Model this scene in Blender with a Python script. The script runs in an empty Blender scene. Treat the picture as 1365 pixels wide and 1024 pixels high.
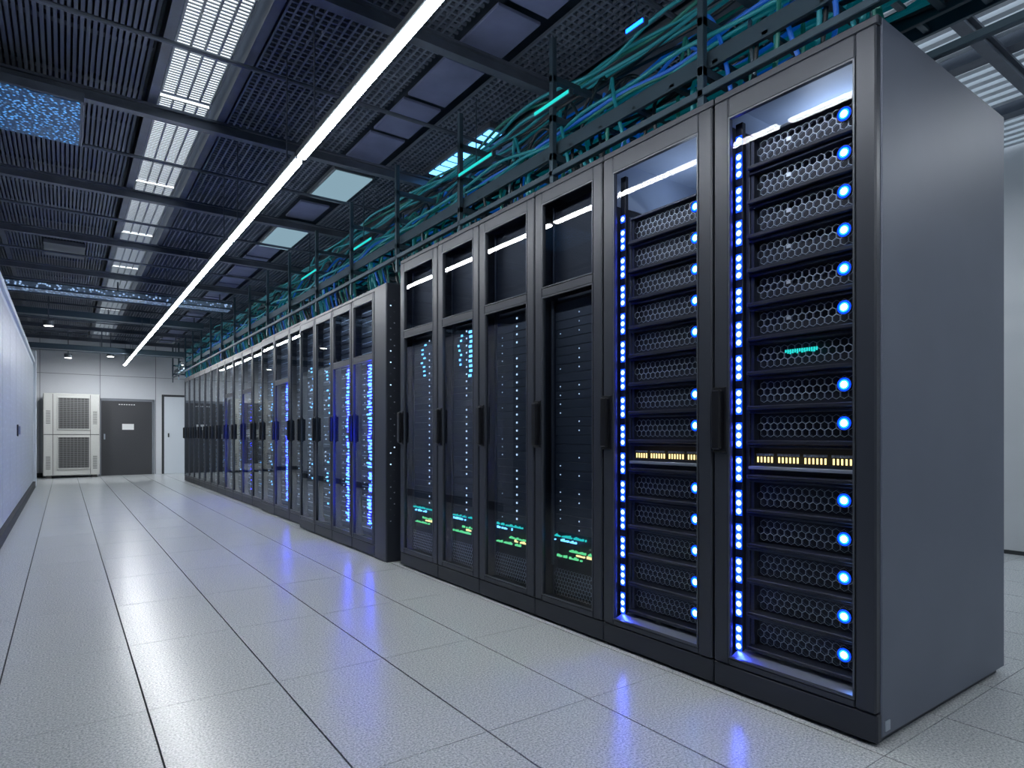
import bpy, bmesh, math, random
from mathutils import Vector
S=1.15
rnd=random.Random(7)
# ------------------------------------------------------------------ materials
M={}
def newmat(name):
    m=bpy.data.materials.new(name); m.use_nodes=True
    nt=m.node_tree; nt.nodes.clear()
    out=nt.nodes.new('ShaderNodeOutputMaterial')
    return m,nt,out
def pbr(name,col,rough=.5,metal=0,noise=0,nscale=30,bump=0,bscale=200,spec=.5,emit=None,es=0):
    m,nt,out=newmat(name)
    b=nt.nodes.new('ShaderNodeBsdfPrincipled')
    b.inputs['Base Color'].default_value=(*col,1)
    b.inputs['Roughness'].default_value=rough
    b.inputs['Metallic'].default_value=metal
    b.inputs['Specular IOR Level'].default_value=spec
    if emit:
        b.inputs['Emission Color'].default_value=(*emit,1); b.inputs['Emission Strength'].default_value=es
    tc=nt.nodes.new('ShaderNodeTexCoord')
    if noise:
        n=nt.nodes.new('ShaderNodeTexNoise'); n.inputs['Scale'].default_value=nscale; n.inputs['Detail'].default_value=5
        nt.links.new(tc.outputs['Object'],n.inputs['Vector'])
        r=nt.nodes.new('ShaderNodeValToRGB')
        r.color_ramp.elements[0].position=.3; r.color_ramp.elements[1].position=.7
        r.color_ramp.elements[0].color=(*[max(0,c*(1-noise)) for c in col],1)
        r.color_ramp.elements[1].color=(*[min(1,c*(1+noise)) for c in col],1)
        nt.links.new(n.outputs['Fac'],r.inputs['Fac']); nt.links.new(r.outputs['Color'],b.inputs['Base Color'])
    if bump:
        n=nt.nodes.new('ShaderNodeTexNoise'); n.inputs['Scale'].default_value=bscale
        nt.links.new(tc.outputs['Object'],n.inputs['Vector'])
        bp=nt.nodes.new('ShaderNodeBump'); bp.inputs['Strength'].default_value=bump; bp.inputs['Distance'].default_value=.01
        nt.links.new(n.outputs['Fac'],bp.inputs['Height']); nt.links.new(bp.outputs['Normal'],b.inputs['Normal'])
    nt.links.new(b.outputs[0],out.inputs[0]); M[name]=m; return m
def emi(name,col,s):
    m,nt,out=newmat(name)
    e=nt.nodes.new('ShaderNodeEmission'); e.inputs[0].default_value=(*col,1); e.inputs[1].default_value=s
    nt.links.new(e.outputs[0],out.inputs[0]); M[name]=m; return m
def glass(name,tint,r0,rough=.02,gcol=(1,1,1)):
    # thin pane: transparent + mirror, weight by Schlick reflectance (works from both sides)
    m,nt,out=newmat(name)
    t=nt.nodes.new('ShaderNodeBsdfTransparent'); t.inputs[0].default_value=(*tint,1)
    g=nt.nodes.new('ShaderNodeBsdfGlossy'); g.inputs['Roughness'].default_value=rough; g.inputs['Color'].default_value=(*gcol,1)
    lw=nt.nodes.new('ShaderNodeLayerWeight'); lw.inputs[0].default_value=.5
    p=nt.nodes.new('ShaderNodeMath'); p.operation='POWER'; p.inputs[1].default_value=5
    ma=nt.nodes.new('ShaderNodeMath'); ma.operation='MULTIPLY_ADD'; ma.inputs[1].default_value=1-r0; ma.inputs[2].default_value=r0
    nt.links.new(lw.outputs['Facing'],p.inputs[0]); nt.links.new(p.outputs[0],ma.inputs[0])
    mx=nt.nodes.new('ShaderNodeMixShader')
    nt.links.new(ma.outputs[0],mx.inputs[0]); nt.links.new(t.outputs[0],mx.inputs[1]); nt.links.new(g.outputs[0],mx.inputs[2])
    nt.links.new(mx.outputs[0],out.inputs[0]); M[name]=m; return m

pbr('frame',(.030,.036,.050),.38,.2,bump=.03)
pbr('frame_edge',(.07,.08,.10),.35,.4)
pbr('side_panel',(.125,.145,.20),.45,.15,noise=.05,nscale=3,bump=.05,bscale=320)
pbr('plinth',(.022,.027,.04),.45,.2)
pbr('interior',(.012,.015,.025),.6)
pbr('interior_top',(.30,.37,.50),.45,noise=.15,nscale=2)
pbr('server_body',(.012,.016,.028),.5,.3)
pbr('server_lip',(.03,.038,.06),.4,.5)
pbr('server_panel',(.05,.062,.085),.5,.3)
pbr('hexwire',(.42,.51,.62),.4,.3)
pbr('hexwire_dim',(.09,.12,.19),.4,.4)
pbr('handle',(.008,.009,.012),.3)
pbr('silver',(.45,.5,.58),.35,.7)
glass('glass_clear',(.96,.97,1),.012,.01)
glass('glass_dark',(.62,.67,.74),.04,.015)
glass('glass_mirror',(.72,.8,.9),.10,.02,(.9,.95,.97))
emi('led_blue',(.004,.075,1),9)
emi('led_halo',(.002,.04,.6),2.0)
emi('led_core',(.3,.6,1),16)
emi('led_strip',(.010,.018,1),62)
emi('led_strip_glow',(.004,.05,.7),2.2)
emi('led_cyan',(.12,.46,1),3)
emi('led_white',(.55,.75,.95),1.2)
emi('led_green',(.14,.8,.3),1.0)
emi('led_teal',(.02,.6,.55),1.0)
emi('led_yellow',(1,.75,.3),1.6)
emi('lamp_tube',(.95,.98,1),58)
emi('diffuser',(.45,.7,.85),.42)
emi('skylight',(.86,.94,1),1.35)
emi('roof_metal_glow',(.8,.9,1),1.1)
emi('aisle_fill_glow',(.9,.95,1),20)
emi('spot',(1,.97,.9),12)
pbr('rib',(.30,.33,.36),.5)
pbr('lamp_housing',(.12,.14,.16),.4,.5)
pbr('floor_joint',(.02,.024,.03),.8)
pbr('wall',(.62,.65,.69),.6,noise=.03,nscale=2)
pbr('wall_dark',(.04,.048,.065),.6,noise=.1,nscale=2)
pbr('wall_seam',(.2,.22,.25),.7)
pbr('base',(.03,.035,.04),.6)
pbr('ceil',(.03,.042,.066),.8,noise=.3,nscale=4)
pbr('slat',(.085,.108,.155),.5,.2)
pbr('grate',(.12,.148,.20),.5,.2)
pbr('ceil_tile',(.13,.155,.27),.55,noise=.2,nscale=3)
pbr('beam',(.085,.105,.14),.45,.2,noise=.2,nscale=5)
pbr('white_metal',(.62,.68,.74),.5)
pbr('door_grey',(.045,.048,.055),.55)
pbr('label',(.8,.82,.82),.6)
pbr('ac_body',(.50,.51,.49),.5,noise=.03)
pbr('ac_dark',(.07,.07,.07),.6)
pbr('ac_fin',(.22,.23,.23),.45,.3)
pbr('cable_dark',(.02,.03,.038),.5)
pbr('cable_teal',(.02,.17,.21),.45,emit=(.0,.36,.45),es=.07)  # cable emission paints coloured light onto them, likewise the next two
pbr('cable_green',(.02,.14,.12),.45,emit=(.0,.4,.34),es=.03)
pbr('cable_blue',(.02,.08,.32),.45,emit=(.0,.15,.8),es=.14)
pbr('tray',(.05,.085,.115),.4,.4)

m,nt,out=newmat('floor_tile'); M['floor_tile']=m
b=nt.nodes.new('ShaderNodeBsdfPrincipled')
tc=nt.nodes.new('ShaderNodeTexCoord')
n1=nt.nodes.new('ShaderNodeTexNoise'); n1.inputs['Scale'].default_value=125; n1.inputs['Detail'].default_value=5; n1.inputs['Roughness'].default_value=.75
r1=nt.nodes.new('ShaderNodeValToRGB'); r1.color_ramp.elements[0].position=.36; r1.color_ramp.elements[1].position=.64
r1.color_ramp.elements[0].color=(.25,.28,.30,1); r1.color_ramp.elements[1].color=(.74,.775,.79,1)
nt.links.new(tc.outputs['Object'],n1.inputs['Vector'])
nt.links.new(n1.outputs['Fac'],r1.inputs['Fac']); nt.links.new(r1.outputs['Color'],b.inputs['Base Color'])
b.inputs['Roughness'].default_value=.25
b.inputs['Specular IOR Level'].default_value=.6
nt.links.new(b.outputs[0],out.inputs[0])

def sparkle(name,scale,c,base,s,lo=.03,rand=1,p0=.15,p1=.45):
    m,nt,out=newmat(name); M[name]=m
    b=nt.nodes.new('ShaderNodeBsdfPrincipled'); tc=nt.nodes.new('ShaderNodeTexCoord')
    v=nt.nodes.new('ShaderNodeTexVoronoi'); v.inputs['Scale'].default_value=scale; v.inputs['Randomness'].default_value=rand
    r=nt.nodes.new('ShaderNodeValToRGB'); r.color_ramp.elements[0].position=p0; r.color_ramp.elements[0].color=(1,1,1,1)
    r.color_ramp.elements[1].position=p1; r.color_ramp.elements[1].color=(lo,lo,lo,1)
    nt.links.new(tc.outputs['Object'],v.inputs['Vector']); nt.links.new(v.outputs['Distance'],r.inputs[0])
    mu=nt.nodes.new('ShaderNodeMath'); mu.operation='MULTIPLY'; mu.inputs[1].default_value=s
    nt.links.new(r.outputs[0],mu.inputs[0]); nt.links.new(mu.outputs[0],b.inputs['Emission Strength'])
    b.inputs['Emission Color'].default_value=(*c,1); b.inputs['Base Color'].default_value=(*base,1); b.inputs['Roughness'].default_value=.4
    nt.links.new(b.outputs[0],out.inputs[0])
sparkle('blue_panel',38,(.10,.42,1),(.04,.08,.16),.9)
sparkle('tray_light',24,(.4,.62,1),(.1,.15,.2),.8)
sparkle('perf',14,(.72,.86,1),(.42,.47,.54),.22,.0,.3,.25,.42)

# ------------------------------------------------------------------ mesh builder
class MB:
    def __init__(s): s.v=[]; s.f=[]; s.m=[]; s.names=[]
    def mi(s,n):
        if n not in s.names: s.names.append(n)
        return s.names.index(n)
    def add(s,vs,fs,mat):
        o=len(s.v); s.v+=vs; k=s.mi(mat)
        for f in fs: s.f.append(tuple(o+i for i in f)); s.m.append(k)
    def box(s,x0,x1,y0,y1,z0,z1,mat):
        vs=[(x,y,z) for x in (x0,x1) for y in (y0,y1) for z in (z0,z1)]
        s.add(vs,[(0,1,3,2),(4,6,7,5),(0,4,5,1),(2,3,7,6),(0,2,6,4),(1,5,7,3)],mat)
    def cbox(s,x0,x1,y0,y1,z0,z1,mat,c=.004):
        lo=(x0,y0,z0); hi=(x1,y1,z1); vs=[]; idx={}
        for cx in (0,1):
            for cy in (0,1):
                for cz in (0,1):
                    cc=(cx,cy,cz)
                    for a in range(3):
                        p=[]
                        for k in range(3):
                            e=(lo,hi)[cc[k]][k]
                            if k!=a: e+= c if cc[k]==0 else -c
                            p.append(e)
                        idx[(cc,a)]=len(vs); vs.append(tuple(p))
        fs=[]
        for a in range(3):
            b_,c_=[k for k in range(3) if k!=a]
            for sd in (0,1):
                loop=[]
                for (p,q) in ((0,0),(1,0),(1,1),(0,1)):
                    cc=[0,0,0]; cc[a]=sd; cc[b_]=p; cc[c_]=q
                    loop.append(idx[(tuple(cc),a)])
                fs.append(tuple(loop))
            for p in (0,1):
                for q in (0,1):
                    c1=[0,0,0]; c1[b_]=p; c1[c_]=q; c1[a]=0; c2=list(c1); c2[a]=1
                    fs.append((idx[(tuple(c1),b_)],idx[(tuple(c2),b_)],idx[(tuple(c2),c_)],idx[(tuple(c1),c_)]))
        for cx in (0,1):
            for cy in (0,1):
                for cz in (0,1):
                    fs.append(tuple(idx[((cx,cy,cz),a)] for a in range(3)))
        s.add(vs,fs,mat)
    def quad(s,p,mat): s.add(list(p),[(0,1,2,3)],mat)
    def qx(s,x,y0,y1,z0,z1,mat): s.quad([(x,y0,z0),(x,y1,z0),(x,y1,z1),(x,y0,z1)],mat)
    def disc(s,x,y,z,r,mat,n=12,ax='x',dome=0):
        vs=[]
        for i in range(n):
            a=2*math.pi*i/n
            if ax=='x': vs.append((x,y+r*math.cos(a),z+r*math.sin(a)))
            else: vs.append((x+r*math.cos(a),y+r*math.sin(a),z))
        s.add(vs,[tuple(range(n))],mat)
    def cyl(s,p,q,r,mat,n=8):
        p=Vector(p);q=Vector(q);d=(q-p).normalized()
        u=d.orthogonal().normalized(); w=d.cross(u)
        vs=[]
        for c in (p,q):
            for i in range(n):
                a=2*math.pi*i/n; vs.append(tuple(c+u*r*math.cos(a)+w*r*math.sin(a)))
        fs=[(i,(i+1)%n,n+(i+1)%n,n+i) for i in range(n)]+[tuple(range(n)),tuple(range(n,2*n))]
        s.add(vs,fs,mat)
    def hexgrid(s,x,y0,y1,z0,z1,r,w,mat):
        dy=math.sqrt(3)*r; dz=1.5*r
        ny=int((y1-y0-dy*.5)/dy); nz=max(1,int((z1-z0-.5*r)/dz))
        oy=y0+((y1-y0)-(ny+.5)*dy)/2+dy/2; oz=z0+((z1-z0)-(nz-1)*dz)/2
        vs=[];fs=[]
        for j in range(nz):
            for i in range(ny):
                cy=oy+i*dy+(dy/2 if j%2 else 0); cz=oz+j*dz; o=len(vs)
                for rad in (r,r-w):
                    for k in range(6):
                        a=math.pi/6+k*math.pi/3
                        vs.append((x,cy+rad*math.cos(a),cz+rad*math.sin(a)))
                for k in range(6): fs.append((o+k,o+(k+1)%6,o+6+(k+1)%6,o+6+k))
        s.add(vs,fs,mat)
    def finish(s,name,parent=None,recalc=True):
        me=bpy.data.meshes.new(name)
        me.from_pydata([(a*S,b*S,c*S) for a,b,c in s.v],[],s.f)
        for n in s.names: me.materials.append(M[n])
        me.polygons.foreach_set('material_index',s.m); me.update()
        if recalc:
            bm=bmesh.new(); bm.from_mesh(me); bmesh.ops.recalc_face_normals(bm,faces=bm.faces); bm.to_mesh(me); bm.free()
        ob=bpy.data.objects.new(name,me); bpy.context.scene.collection.objects.link(ob)
        if parent: ob.parent=parent
        return ob

# ------------------------------------------------------------------ room
XL,XR,YF,YB,ZC=-2.5,6.1,-3.0,17.6,3.35
mb=MB()
mb.box(XL,XR,YF,YB,-.06,-.006,'floor_joint')
tx,ty=.43,.80
xs=[.2306+tx*k for k in range(-7,15)]; ys=[1.66+ty*k for k in range(-7,21)]
for a in xs:
    for b_ in ys:
        x0=max(a+.003,XL);x1=min(a+tx-.003,XR);y0=max(b_+.0014,YF);y1=min(b_+ty-.0014,YB)
        if x1>x0 and y1>y0: mb.box(x0,x1,y0,y1,-.006,0,'floor_tile')
mb.finish('floor')
mb=MB(); mb.box(XL,XR,YF,YB,ZC,ZC+.1,'ceil'); mb.finish('ceiling')
mb=MB(); mb.box(XL,XR,YB,YB+.1,-.05,ZC,'wall')
for x in (-1.6,-.45,.68,1.82,3.0,4.2): mb.box(x-.006,x+.006,YB-.004,YB,0,ZC,'wall_seam')
mb.box(XL,XR,YB-.003,YB,2.35,2.36,'wall_seam')
mb.finish('wall_back')
mb=MB(); mb.box(XL-.1,XL,YF,YB,-.05,ZC,'wall_dark'); mb.finish('wall_outer')
mb=MB(); mb.box(XR,XR+.1,YF,YB,-.05,ZC,'wall')
for y in range(-2,17,2): mb.box(XR-.004,XR,y-.006,y+.006,0,ZC,'wall_seam')
mb.finish('wall_right')
mb=MB(); mb.box(XL,XR,YF-.1,YF,-.05,ZC,'wall'); mb.finish('wall_front')
mb=MB(); mb.box(XR-.015,XR,YF,YB,0,.03,'base'); mb.finish('baseboard_right')
mb=MB(); mb.box(XL,-.4,YB-.015,YB,0,.1,'base'); mb.finish('baseboard_back')
PY=6.4
mb=MB()
mb.box(-.62,-.47,PY,14.4,0,2.27,'white_metal')
y=PY
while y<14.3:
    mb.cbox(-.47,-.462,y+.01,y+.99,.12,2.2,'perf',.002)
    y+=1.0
mb.cbox(-.65,-.44,PY,14.4,2.27,2.33,'white_metal')
mb.cbox(-.64,-.42,14.4,14.62,0,2.5,'white_metal',.01)
mb.finish('wall_left')
mb=MB(); mb.box(-.47,-.43,PY,14.4,0,.1,'base'); mb.finish('baseboard_left')
mb=MB(); mb.cbox(-.462,-.448,9.5,9.62,.93,1.07,'handle'); mb.cbox(-.448,-.43,9.53,9.56,.95,1.05,'silver'); mb.finish('panel_latch')

# ------------------------------------------------------------------ ceiling works
beamY=[3.05-1.75*2,3.05-1.75]+[3.05+1.75*k for k in range(0,9)]
mb=MB()
def ibeam_x(x0,x1,y,z0,z1,w=.06):
    mb.box(x0,x1,y-w/2,y+w/2,z0,z0+.015,'beam'); mb.box(x0,x1,y-w/2,y+w/2,z1-.015,z1,'beam'); mb.box(x0,x1,y-.008,y+.008,z0+.015,z1-.015,'beam')
def ibeam_y(x,y0,y1,z0,z1,w=.1):
    mb.box(x-w/2,x+w/2,y0,y1,z0,z0+.015,'beam'); mb.box(x-w/2,x+w/2,y0,y1,z1-.015,z1,'beam'); mb.box(x-.008,x+.008,y0,y1,z0+.015,z1-.015,'beam')
for y in beamY: ibeam_x(XL,XR,y,3.06,3.14)
for x in (-1.6,-.55,.47,.89,2.69,3.4): ibeam_y(x,YF,YB,3.14,ZC,.05)
ibeam_y(2.69,YF,YB,3.04,3.14,.12)
for x in (4.4,5.3): ibeam_y(x,YF,YB,3.14,ZC,.1)
for y in beamY:
    mb.cyl((XL,y+.85,3.1),(3.4,y+.85,3.1),.014,'beam')
mb.finish('ceiling_beams')
mb=MB()
x=XL+.02
while x<.42:
    mb.box(x,x+.018,YF,YB,3.20,3.235,'slat'); x+=.030
for k in range(36):
    y=YF+.3+k*.58; mb.box(XL,.43,y,y+.05,3.235,3.26,'slat')
mb.finish('corrugated_ceiling_deck')
mb=MB()
def grating(x0,x1,y0,y1,z,c=.045,w=.012):
    n=int((x1-x0)/c)
    for i in range(n+1): mb.box(x0+i*c,x0+i*c+w,y0,y1,z,z+.02,'grate')
    n=int((y1-y0)/c)
    for i in range(n+1): mb.box(x0,x1,y0+i*c,y0+i*c+w,z+.002,z+.018,'grate')
grating(.95,1.8,YF+.1,YB-.1,3.19)
grating(2.2,2.62,YF+.1,YB-.1,3.19)
grating(2.76,3.34,YF+.1,YB-.1,3.19)
mb.finish('ceiling_grating')
panels=((5.1,5.8),(6.85,7.62))
mb=MB()
y=YF+.1
while y<YB-.6:
    hit=any(y<q+.02 and y+.5>p-.02 for p,q in panels)
    if not hit: mb.cbox(1.84,2.12,y,y+.5,3.18,3.2,'ceil_tile',.003)
    y+=.56
mb.finish('ceiling_tiles')
for (p,q) in panels:
    mb=MB(); mb.cbox(1.82,2.18,p-.02,q+.02,3.15,3.19,'lamp_housing'); mb.box(1.84,2.16,p,q,3.142,3.15,'diffuser'); mb.finish('ceiling_panel_light')
for i in range(len(beamY)-1):
    y0=beamY[i]+.04; y1=beamY[i+1]-.04
    mb=MB(); mb.box(.53,.83,y0,y1,3.24,3.26,'skylight')
    for xx in (.52,.60,.675,.75,.82): mb.box(xx,xx+.012,y0,y1,3.225,3.24,'rib')
    y=y0
    while y<y1-.01:
        mb.box(.53,.83,y,y+.010,3.234,3.24,'rib'); y+=.032
    mb.finish('louvered_roof_light')
mb=MB()
x=3.5
while x<XR-.06:
    mb.box(x,x+.05,YF,YB,3.21,3.25,'white_metal'); mb.box(x+.05,x+.1,YF,YB,3.25,3.27,'roof_metal_glow'); x+=.1  # lit look of the white metal sheet is put in as emission
mb.finish('corrugated_roof_sheet')
for yy in (-1.2,1.9,5,9,13):  # added fill lights, brighten the right wall and rack side
    mb=MB(); mb.cbox(4.75,4.95,yy,yy+1.4,2.92,3.0,'lamp_housing'); mb.box(4.77,4.93,yy+.02,yy+1.38,2.914,2.92,'aisle_fill_glow')
    for d in (.2,1.2): mb.cyl((4.85,yy+d,3.0),(4.85,yy+d,3.22),.008,'beam')
    mb.finish('aisle_fill_light')
mb=MB(); mb.cbox(-.50,.10,4.63,5.35,2.97,3.03,'beam'); mb.box(-.48,.08,4.65,5.33,2.964,2.97,'blue_panel')
for (xx,yy) in ((-.4,4.82),(0,4.82)): mb.cyl((xx,yy,3.03),(xx,yy,3.06),.02,'beam')
mb.finish('blue_backlit_grille')
mb=MB(); mb.cbox(2.48,2.63,3.75,4.75,3.15,3.19,'beam')
for k in range(9): mb.box(2.5,2.61,3.79+k*.105,3.79+k*.105+.075,3.144,3.15,'led_cyan')
mb.finish('led_block_strip')
mb=MB(); mb.cbox(-.2,.2,8.9,9.5,3.14,3.19,'lamp_housing'); mb.finish('ceiling_access_box')
mb=MB()
y=3.54-1.8*3
while y<16:
    mb.cbox(1.045,1.095,y+.012,y+1.788,2.485,2.52,'lamp_housing')
    mb.cbox(1.050,1.090,y+.03,y+1.77,2.47,2.485,'lamp_tube',.003)
    for d in (.25,1.55): mb.cyl((1.07,y+d,2.52),(1.07,y+d,3.19),.004,'beam',6)
    y+=1.8
mb.finish('linear_pendant_light')
downs=((.06,15.5,2.5),(2.16,15.5,2.49),(.8,15.9,2.62),(-.2,12,2.62))
for (x,yy,z) in downs:
    mb=MB(); mb.cyl((x,yy,z+.01),(x,yy,z+.09),.07,'lamp_housing',14); mb.disc(x,yy,z+.005,.06,'spot',14,'z'); mb.cyl((x,yy,z+.09),(x,yy,ZC),.008,'beam',6)
    mb.finish('pendant_downlight')
for (yy,z,mt,w) in ((10.08,2.82,'tray_light',.3),(14.66,2.58,'tray',.3),(12.4,2.86,'tray',.25)):
    mb=MB()
    for d in (0,w): mb.cbox(XL+.02,2.04,yy+d,yy+d+.02,z,z+.1,'tray')
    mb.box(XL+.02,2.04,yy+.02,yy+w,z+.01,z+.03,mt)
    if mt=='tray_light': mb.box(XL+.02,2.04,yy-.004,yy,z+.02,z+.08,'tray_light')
    x=-2
    while x<2.0:
        mb.cyl((x,yy+w/2,z+.03),(x,yy+w/2,3.06),.01,'beam',6); x+=1.3
    mb.finish('cross_cable_tray')

# ------------------------------------------------------------------ overhead cable trays above racks
mb=MB()
for (xa,xb,z) in ((2.12,2.5,2.42),(2.6,2.95,2.62)):
    for xx in (xa,xb): mb.cbox(xx,xx+.02,-2.5,16.8,z,z+.07,'tray',.002)
    y=-2.4
    while y<16.7: mb.box(xa,xb,y,y+.025,z+.01,z+.025,'tray'); y+=.22
y=-2.2
while y<16.8:
    for xx in (2.08,2.55,2.99): mb.cbox(xx,xx+.03,y,y+.03,2.30,3.03,'tray',.003)
    mb.box(2.08,3.0,y,y+.03,2.385,2.42,'tray'); mb.box(2.08,3.0,y,y+.03,2.585,2.62,'tray'); mb.box(2.08,3.0,y,y+.03,2.80,2.83,'tray')
    mb.box(2.085,2.105,y,y+.03,2.2,2.3,'tray')
    y+=.95
for xx in (2.08,2.55): mb.cbox(xx,xx+.03,-2.5,16.8,2.30,2.33,'tray',.003)
for (x,y,z,l,mt) in ((2.10,1.15,2.62,.3,'led_cyan'),(2.1,2.4,2.66,.3,'led_teal'),(2.1,3.1,2.60,.4,'led_teal'),(2.1,1.9,2.75,.12,'led_blue'),(2.1,4.9,2.56,.4,'led_teal'),(2.1,6.3,2.6,.5,'led_teal'),(2.1,.7,2.84,.2,'led_blue')):
    mb.cbox(x-.03,x-.005,y,y+l,z,z+.03,'tray',.002); mb.box(x-.034,x-.03,y+.01,y+l-.01,z+.006,z+.022,mt)
    mb.cyl((x-.018,y+l/2,z+.03),(x-.018,y+l/2,3.03),.004,'tray',6)
mb.finish('overhead_cable_tray')
cu=bpy.data.curves.new('overhead_cables','CURVE'); cu.dimensions='3D'; cu.bevel_depth=.009*S; cu.bevel_resolution=2
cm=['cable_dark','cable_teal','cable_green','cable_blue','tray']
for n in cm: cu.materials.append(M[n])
for k in range(56):
    if k<24: bx=rnd.uniform(2.14,2.49); bz=rnd.uniform(2.45,2.58)
    elif k<42: bx=rnd.uniform(2.62,2.94); bz=rnd.uniform(2.65,2.77)
    else: bx=rnd.uniform(2.1,2.95); bz=rnd.uniform(2.84,2.93)
    sp=cu.splines.new('NURBS'); n=60; sp.points.add(n-1); sp.order_u=4; sp.use_endpoint_u=True
    for i in range(n):
        yy=-2.4+i*(19.0/(n-1))
        sp.points[i].co=((bx+rnd.uniform(-.06,.06))*S,yy*S,(bz+rnd.uniform(-.03,.05))*S,1)
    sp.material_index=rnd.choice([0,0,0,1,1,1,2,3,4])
for k in range(420):
    yy=rnd.uniform(0.95,15.5); x0=rnd.uniform(2.1,2.3); x1=rnd.uniform(2.4,2.9)
    sp=cu.splines.new('NURBS'); sp.points.add(5); sp.order_u=4; sp.use_endpoint_u=True
    d=rnd.uniform(-.5,.5) if yy>1.5 else rnd.uniform(0,.5)
    pts=[(x1,yy+d,2.74),(x1-.05,yy+d*.8,2.82+rnd.uniform(0,.15)),((x0+x1)/2,yy+d*.5,2.60+rnd.uniform(0,.2)),(x0,yy+.1*d,2.45+rnd.uniform(0,.15)),(x0+.03,yy,2.36),(x0+.08,yy+rnd.uniform(-.05,.1),2.19)]
    for i,p in enumerate(pts): sp.points[i].co=(p[0]*S,p[1]*S,p[2]*S,1)
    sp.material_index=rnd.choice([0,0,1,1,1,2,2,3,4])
ob=bpy.data.objects.new('overhead_cables',cu); bpy.context.scene.collection.objects.link(ob)

# ------------------------------------------------------------------ racks
def shell(mb,X,y0,y1,H,D,side='frame',topm='frame'):
    mb.cbox(X+.032,X+D,y0+.002,y0+.02,.022,H,side,.004)
    mb.cbox(X+.032,X+D,y1-.02,y1-.002,.022,H,side,.004)
    mb.box(X+D-.02,X+D-.002,y0+.02,y1-.02,.03,H-.01,'interior')
    mb.cbox(X+.032,X+D,y0+.02,y1-.02,H-.02,H,topm,.003)
    mb.box(X+.04,X+D-.02,y0+.02,y1-.02,.09,.11,'interior')
    mb.cbox(X+.004,X+.032,y0+.002,y1-.002,.012,.098,'plinth',.004)
    mb.box(X+.03,X+D-.03,y0+.02,y1-.02,0,.09,'plinth')
    mb.cbox(X+.006,X+.034,y0+.002,y1-.002,H-.028,H,'frame',.004)
def door(mb,X,y0,y1,z0,z1,wn,cross=None,gl='glass_dark',wt=.07,wb=.03):
    a=y0+.005;b_=y1-.005
    mb.cbox(X,X+.03,a,a+wn,z0,z1,'frame',.005)
    mb.cbox(X,X+.03,b_-wn,b_,z0,z1,'frame',.005)
    mb.cbox(X+.001,X+.03,a+wn,b_-wn,z1-wt,z1,'frame',.004)
    mb.cbox(X+.001,X+.03,a+wn,b_-wn,z0,z0+wb,'frame',.004)
    ya,yb=a+wn,b_-wn; za,zb=z0+wb,z1-wt
    e=.006
    segs=[(za,zb)]
    if cross:
        mb.cbox(X+.001,X+.03,ya,yb,cross-.022,cross+.022,'frame',.004); segs=[(za,cross-.022),(cross+.022,zb)]
    for (p,q) in segs:
        mb.box(X-.001,X+.012,ya,ya+e,p,q,'frame_edge'); mb.box(X-.001,X+.012,yb-e,yb,p,q,'frame_edge')
        mb.box(X-.001,X+.012,ya+e,yb-e,p,p+e,'frame_edge'); mb.box(X-.001,X+.012,ya+e,yb-e,q-e,q,'frame_edge')
        mb.qx(X+.01,ya+e,yb-e,p+e,q-e,gl)
def handle(mb,X,y,z0=.885,z1=1.105):
    mb.cbox(X-.006,X,y-.028,y+.028,z0-.01,z1+.01,'handle',.002)
    mb.cbox(X-.03,X-.006,y-.02,y+.02,z0,z1,'handle',.006)
def blueled(mb,x,y,z,k=1.0):
    mb.cyl((x+.004,y,z),(x-.003,y,z),.024*k,'server_body',14)
    mb.disc(x-.0033,y,z,.0225*k,'led_halo',14)  # emissive discs around the core paint the LED's bloom
    mb.disc(x-.0039,y,z,.0165*k,'led_blue',12); mb.disc(x-.0045,y,z,.011*k,'led_core',10)

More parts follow.
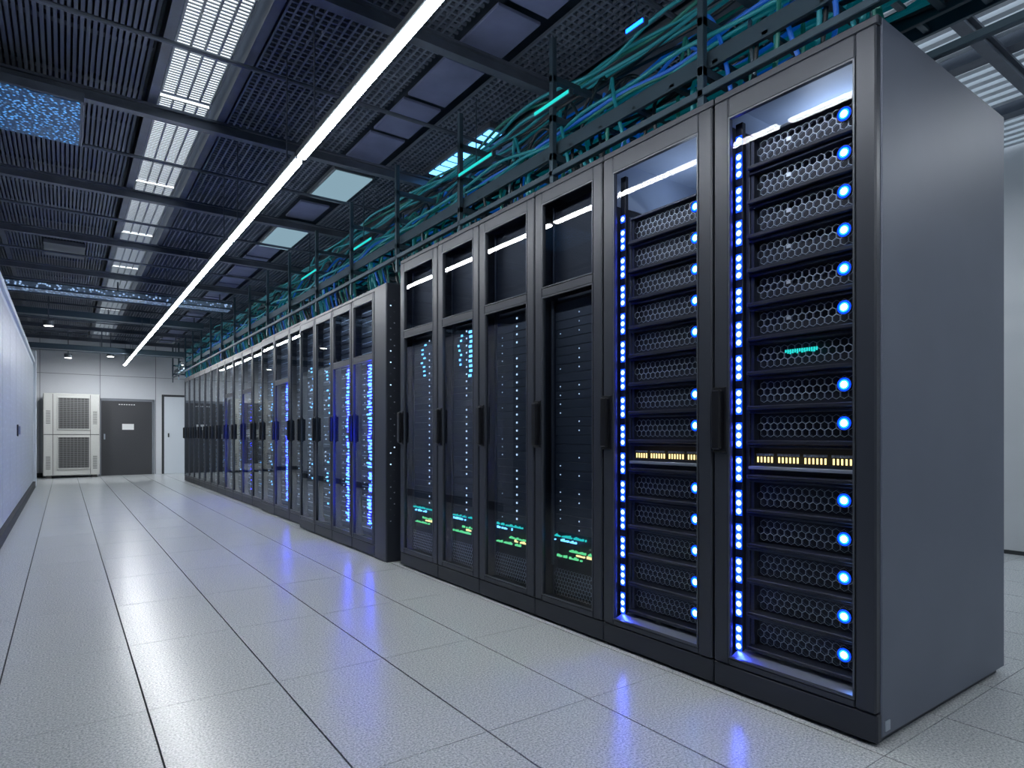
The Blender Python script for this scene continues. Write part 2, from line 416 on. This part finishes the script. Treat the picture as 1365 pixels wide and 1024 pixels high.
def rack_hex(y0,y1,kstart,X=1.972,H=2.2,D=1.06,side='frame'):
    mb=MB(); shell(mb,X,y0,y1,H,D,side,side)
    door(mb,X,y0,y1,.1,H-.03,.062,None,'glass_clear',.073,.025)
    handle(mb,X,y1-.032)
    ya=y0+.075; yb=y1-.112; xf=X+.075
    mb.box(X+.04,X+D-.03,y1-.035,y1-.02,.11,H-.02,'interior')
    mb.box(X+.04,X+D-.03,y0+.02,y0+.035,.11,H-.02,'interior')
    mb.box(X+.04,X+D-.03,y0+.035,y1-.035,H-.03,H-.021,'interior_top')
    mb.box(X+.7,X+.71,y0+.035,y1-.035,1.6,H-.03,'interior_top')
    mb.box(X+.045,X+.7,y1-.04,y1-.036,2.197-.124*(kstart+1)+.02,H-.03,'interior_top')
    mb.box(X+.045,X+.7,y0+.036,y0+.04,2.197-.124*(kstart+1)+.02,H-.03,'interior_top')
    for (p,q) in ((ya-.028,ya-.004),(yb+.004,yb+.02)):
        mb.cbox(xf-.005,xf+.02,p,q,.12,2.03-.1243*kstart,'server_lip',.002)
    mb.quad([(X+.012,y0+.07,.128),(X+.012,y1-.07,.128),(xf,y1-.07,.15),(xf,y0+.07,.15)],'silver')
    sy=yb+.035
    mb.cbox(xf-.02,xf,sy-.012,sy+.018,.14,2.09,'server_body',.002)
    ztop=1.967-.1243*kstart+.05
    z=.16; n=0
    while z<ztop+.03:
        n+=1
        if n%4!=0:
            mb.box(xf-.0206,xf-.02,sy-.010,sy+.016,z-.016,z+.016,'led_strip_glow')  # emissive backing paints the blue glow around the dots
            mb.disc(xf-.0215,sy+.003,z,.0118,'led_strip',8); mb.disc(xf-.0225,sy+.003,z,.007,'led_core',8)
        z+=.0311
    for k in range(kstart,15):
        zc=1.967-.1243*k
        z0=zc-.052; z1=zc+.052
        mb.box(xf+.03,xf+.6,ya,yb,z0,z1,'server_body')
        mb.cbox(xf-.012,xf+.03,ya,yb,z1-.008,z1+.002,'server_lip',.002)
        mb.cbox(xf-.03,xf+.03,ya,yb,z0-.016,z0-.001,'server_body',.003)
        mb.box(xf-.001,xf+.03,ya,ya+.012,z0,z1-.008,'server_lip'); mb.box(xf-.001,xf+.03,yb-.012,yb,z0,z1-.008,'server_lip')
        if k==9:
            mb.box(xf,xf+.03,ya,yb,z0,z0+.04,'server_body')
            n=26
            for i in range(n):
                yy=ya+.02+(yb-ya-.04)*i/n
                if i%7==6: continue
                mb.box(xf-.003,xf,yy+.003,yy+.008,zc-.008,zc+.012,'led_yellow')
                mb.box(xf-.005,xf,yy-.001,yy+.011,zc+.016,zc+.024,'silver')
            mb.cbox(xf-.02,xf+.01,ya,yb,zc-.034,zc-.022,'silver',.002)
            continue
        mb.hexgrid(xf+.002,ya+.012,yb-.012,z0,z1-.008,.0150,.0010,'hexwire')
        mb.hexgrid(xf+.016,ya+.022,yb-.002-.012,z0+.004,z1-.008,.0150,.0012,'hexwire_dim')
        if k==6 and kstart==0:
            for i in range(14):
                yy=(ya+yb)/2-.05+i*.0085
                mb.box(xf-.001,xf,yy,yy+.006,zc-.004+rnd.uniform(0,.008),zc+.014,'led_teal')
            continue
        if k==6: continue
        blueled(mb,xf-.004,ya+.058,zc+.004)
        if k<6 and kstart==0: mb.box(xf-.003,xf-.001,(ya+yb)/2+.045,(ya+yb)/2+.06,zc-.006,zc+.006,'silver')
    if kstart==0: mb.box(X+.05,X+.08,y0-.001,y0+.002,.04,.07,'silver')
    ob=mb.finish('server_rack')
    l=bpy.data.lights.new('liner_fill_light','AREA'); l.shape='RECTANGLE'; l.size=.06; l.size_y=.3; l.energy=.8; l.color=(.7,.82,1)  # added fill light, brightens the liner at the rack top
    o=bpy.data.objects.new('liner_fill_light',l); o.location=((X+.35)*S,(y0+y1)/2*S,(2.04-.1243*kstart)*S); o.rotation_euler=(math.pi,0,0)
    bpy.context.scene.collection.objects.link(o); o.parent=ob
    return ob

def led_col(mb,x,y,z0,z1,step,mat,w=.006,h=.010,skip=.2,jit=0):
    z=z0
    while z<z1:
        if rnd.random()>skip:
            j=rnd.uniform(-jit,jit); mb.box(x-.002,x,y-w/2+j,y+w/2+j,z,z+h,mat)
        z+=step
def rack_dark(y0,y1,var,X=1.972,H=2.2,D=1.06):
    mb=MB(); shell(mb,X,y0,y1,H,D)
    door(mb,X,y0,y1,.1,H-.03,.058,1.66,'glass_dark',.06,.03)
    handle(mb,X,y1-.03)
    xf=X+.06; ya=y0+.075; yb=y1-.075
    mb.box(xf+.03,xf+.5,ya,yb,.13,1.64,'server_body')
    z=.45
    while z<1.6:
        mb.cbox(xf+.012,xf+.03,ya,yb,z,z+.043,'server_panel',.0015); z+=.0445
    mb.box(xf+.012,xf+.03,ya,yb,1.68,2.1,'server_body')
    mb.cbox(xf+.0,xf+.03,ya,ya+.012,.13,2.1,'server_lip',.002); mb.cbox(xf+.0,xf+.03,yb-.012,yb,.13,2.1,'server_lip',.002)
    mb.hexgrid(xf,ya+.01,yb-.01,.13,.27,.0125,.0018,'silver')
    w=yb-ya
    for (zz,mt,a,b_) in ((.425,'led_teal',.30,.95),(.405,'led_cyan',.5,.95),(.36,'led_green',.08,.62),(.325,'led_green',.35,.95),(.345,'led_yellow',.1,.5)):
        y=ya+w*a
        while y<ya+w*b_:
            l=rnd.uniform(.004,.012)
            if rnd.random()>.2: mb.box(xf+.003,xf+.011,y,y+l,zz,zz+rnd.uniform(.006,.014),mt)
            y+=l+.004
    if var==3:
        led_col(mb,xf+.01,ya+w*.45,.47,1.6,.0445,'led_white',.005,.006,.3); led_col(mb,xf+.01,ya+w*.85,.47,1.5,.0445,'led_white',.004,.005,.5)
        mb.cbox(xf-.01,xf,ya+w*.95,ya+w,.28,1.62,'frame_edge',.002)
    if var==4:
        led_col(mb,xf+.01,ya+w*.45,.47,1.62,.0445,'led_white',.012,.010,.05); led_col(mb,xf+.01,ya+w*.82,.47,1.5,.0445,'led_white',.005,.005,.5)
    if var==5:
        led_col(mb,xf+.01,ya+w*.5,.47,1.6,.0445,'led_white',.012,.010,.1); led_col(mb,xf+.008,ya+w*.35,1.3,1.58,.03,'led_cyan',.035,.016,.15,.01); led_col(mb,xf+.008,ya+w*.7,1.38,1.58,.03,'led_cyan',.02,.012,.25,.03)
    if var==6:
        led_col(mb,xf+.01,ya+w*.4,.47,1.6,.0445,'led_white',.012,.010,.1); led_col(mb,xf+.008,ya+w*.6,1.35,1.58,.03,'led_cyan',.03,.010,.3,.03)
    return mb.finish('server_rack')
def rack_gloss(y0,y1,X,H,D,seed,dense):
    mb=MB(); shell(mb,X,y0,y1,H,D)
    door(mb,X,y0,y1,.1,H-.03,.03,(1.55 if dense else None),'glass_mirror',.05,.03)
    handle(mb,X,y1-.02)
    xf=X+.06; ya=y0+.05; yb=y1-.05; w=yb-ya
    mb.box(xf+.02,xf+.5,ya,yb,.13,H-.06,'server_body')
    z=.16
    while z<H-.15:
        mb.cbox(xf+.006,xf+.02,ya,yb,z,z+.075,'server_panel',.002)
        mb.box(xf+.003,xf+.006,ya+.03,yb-.03,z+.03,z+.036,'hexwire'); z+=.083
    if dense:
        led_col(mb,xf+.004,ya+w*.5,.2,1.5,.024,'led_strip',.05,.010,.15,.02)
        led_col(mb,xf+.003,ya+w*.42,.2,1.5,.03,'led_cyan',.08,.014,.15,.05)
        led_col(mb,xf+.004,ya+w*.8,.3,1.5,.05,'led_white',.012,.008,.3,.01)
    else:
        led_col(mb,xf+.004,ya+w*.5,.3,1.6,.035,'led_cyan',.04,.014,.35,.08)
        led_col(mb,xf+.004,ya+w*.8,.3,1.6,.04,'led_white',.03,.01,.5,.03)
    return mb.finish('server_rack')

rack_hex(.888,1.472,0,side='side_panel')
rack_hex(1.472,2.063,1)
Y=[2.063,2.567,3.099,3.598,4.158]
for i,vv in enumerate((3,4,5,6)): rack_dark(Y[i],Y[i+1],vv)
mb=MB(); mb.cbox(1.93,2.98,4.30,4.52,0,2.07,'frame',.008)
for k in range(40):
    mb.box(1.96+.03*(k%2),1.97+.03*(k%2),4.298,4.30,.3+k*.042,.308+k*.042,rnd.choice(['led_white','silver','frame_edge','frame_edge']))
mb.finish('power_distribution_cabinet')
y=4.522
for i in range(4):
    rack_gloss(y,y+.468,1.93,2.07,1.06,i,i in (0,1)); y+=.47
for i in range(3):
    rack_gloss(y,y+.60,2.0,2.13,1.0,i,i==1); y+=.602
y+=.02
for i in range(11):
    rack_gloss(y,y+.575,2.03,2.13,1.0,i,i in (1,3)); y+=.577

# ------------------------------------------------------------------ back wall objects
mb=MB()
a,b_=.70,1.74; yb=YB-.006
mb.cbox(a-.05,a,yb-.03,yb,0,1.80,'wall_seam'); mb.cbox(b_,b_+.05,yb-.03,yb,0,1.80,'wall_seam'); mb.cbox(a-.05,b_+.05,yb-.03,yb,1.76,1.82,'wall_seam')
mb.cbox(a,b_,yb-.02,yb-.001,0.0,1.76,'door_grey')
mb.box(a+.42,a+.66,yb-.022,yb-.02,1.08,1.22,'label')
for i in range(7): mb.box(a+.35+i*.05,a+.38+i*.05,yb-.022,yb-.02,1.67,1.69,'label')
mb.cbox(a+.05,a+.08,yb-.05,yb-.02,.85,.98,'silver')
mb.finish('door_1')
mb=MB()
mb.cbox(1.95,2.0,yb-.03,yb,0,1.95,'base'); mb.cbox(2.7,2.75,yb-.03,yb,0,1.95,'base'); mb.cbox(2.0,2.7,yb-.03,yb,1.9,1.95,'base')
mb.cbox(2.0,2.7,yb-.02,yb-.001,0,1.9,'white_metal'); mb.cbox(2.08,2.11,yb-.05,yb-.02,.9,1.0,'base')
mb.finish('door_2')
mb=MB(); x0,x1=-.38,.65; f=16.95
mb.cbox(x0,x1,f,f+.5,.06,1.87,'ac_body',.015)
for (p,q) in ((x0+.05,x0+.15),(x1-.15,x1-.05)): mb.box(p,q,f+.03,f+.47,0,.06,'ac_dark')
mb.box(x0+.01,x1-.01,f-.004,f+.01,.955,.97,'ac_dark')
mb.box(x0+.17,x0+.18,f-.003,f+.01,.08,1.85,'ac_dark'); mb.box(x1-.18,x1-.17,f-.003,f+.01,.08,1.85,'ac_dark')
for zc in (.55,1.42):
    gx0,gx1=x0+.27,x1-.20
    mb.box(gx0,gx1,f-.006,f,zc-.33,zc+.35,'ac_dark')
    mb.cbox(gx0-.02,gx1+.02,f-.02,f,zc+.35,zc+.375,'ac_body',.003); mb.cbox(gx0-.02,gx1+.02,f-.02,f,zc-.355,zc-.33,'ac_body',.003)
    mb.cbox(gx0-.02,gx0,f-.02,f,zc-.33,zc+.35,'ac_body',.003); mb.cbox(gx1,gx1+.02,f-.02,f,zc-.33,zc+.35,'ac_body',.003)
    for i in range(16): mb.box(gx0,gx1,f-.018,f-.01,zc-.32+i*.041,zc-.31+i*.041,'ac_fin')
    for i in range(9): 
        xx=gx0+.02+i*(gx1-gx0-.04)/8; mb.box(xx-.004,xx+.004,f-.02,f-.012,zc-.33,zc+.35,'ac_fin')
for i in range(10):
    for sx in (x0+.05,x1-.13):
        mb.box(sx,sx+.08,f-.003,f,.2+i*.03,.212+i*.03,'ac_dark'); mb.box(sx,sx+.08,f-.003,f,1.2+i*.03,1.212+i*.03,'ac_dark')
mb.finish('air_conditioning_unit')

# ------------------------------------------------------------------ lamps inside the downlight fixtures
for (x,yy,z) in downs[:3]:
    l=bpy.data.lights.new('downlight_lamp','SPOT'); l.energy=85; l.spot_size=math.radians(130); l.spot_blend=.8; l.shadow_soft_size=.05; l.color=(.95,.97,1)
    o=bpy.data.objects.new('downlight_lamp',l); o.location=Vector((x,yy,z-.01))*S; o.rotation_euler=(math.radians(35),0,0); bpy.context.scene.collection.objects.link(o)
w=bpy.data.worlds.new('World'); bpy.context.scene.world=w; w.use_nodes=True
w.node_tree.nodes['Background'].inputs[0].default_value=(.3,.45,.8,1); w.node_tree.nodes['Background'].inputs[1].default_value=.05

# ------------------------------------------------------------------ camera
cd=bpy.data.cameras.new('camera'); cam=bpy.data.objects.new('camera',cd); bpy.context.scene.collection.objects.link(cam)
cam.location=(0,0,.936*S); cam.rotation_euler=(math.radians(90),0,math.radians(-35.51))
cd.sensor_width=36; cd.lens=836/1365*36; cd.shift_y=69/1365; cd.clip_start=.02
bpy.context.scene.camera=cam
sc=bpy.context.scene
sc.view_settings.view_transform='Standard'; sc.view_settings.look='None'; sc.view_settings.exposure=0.35
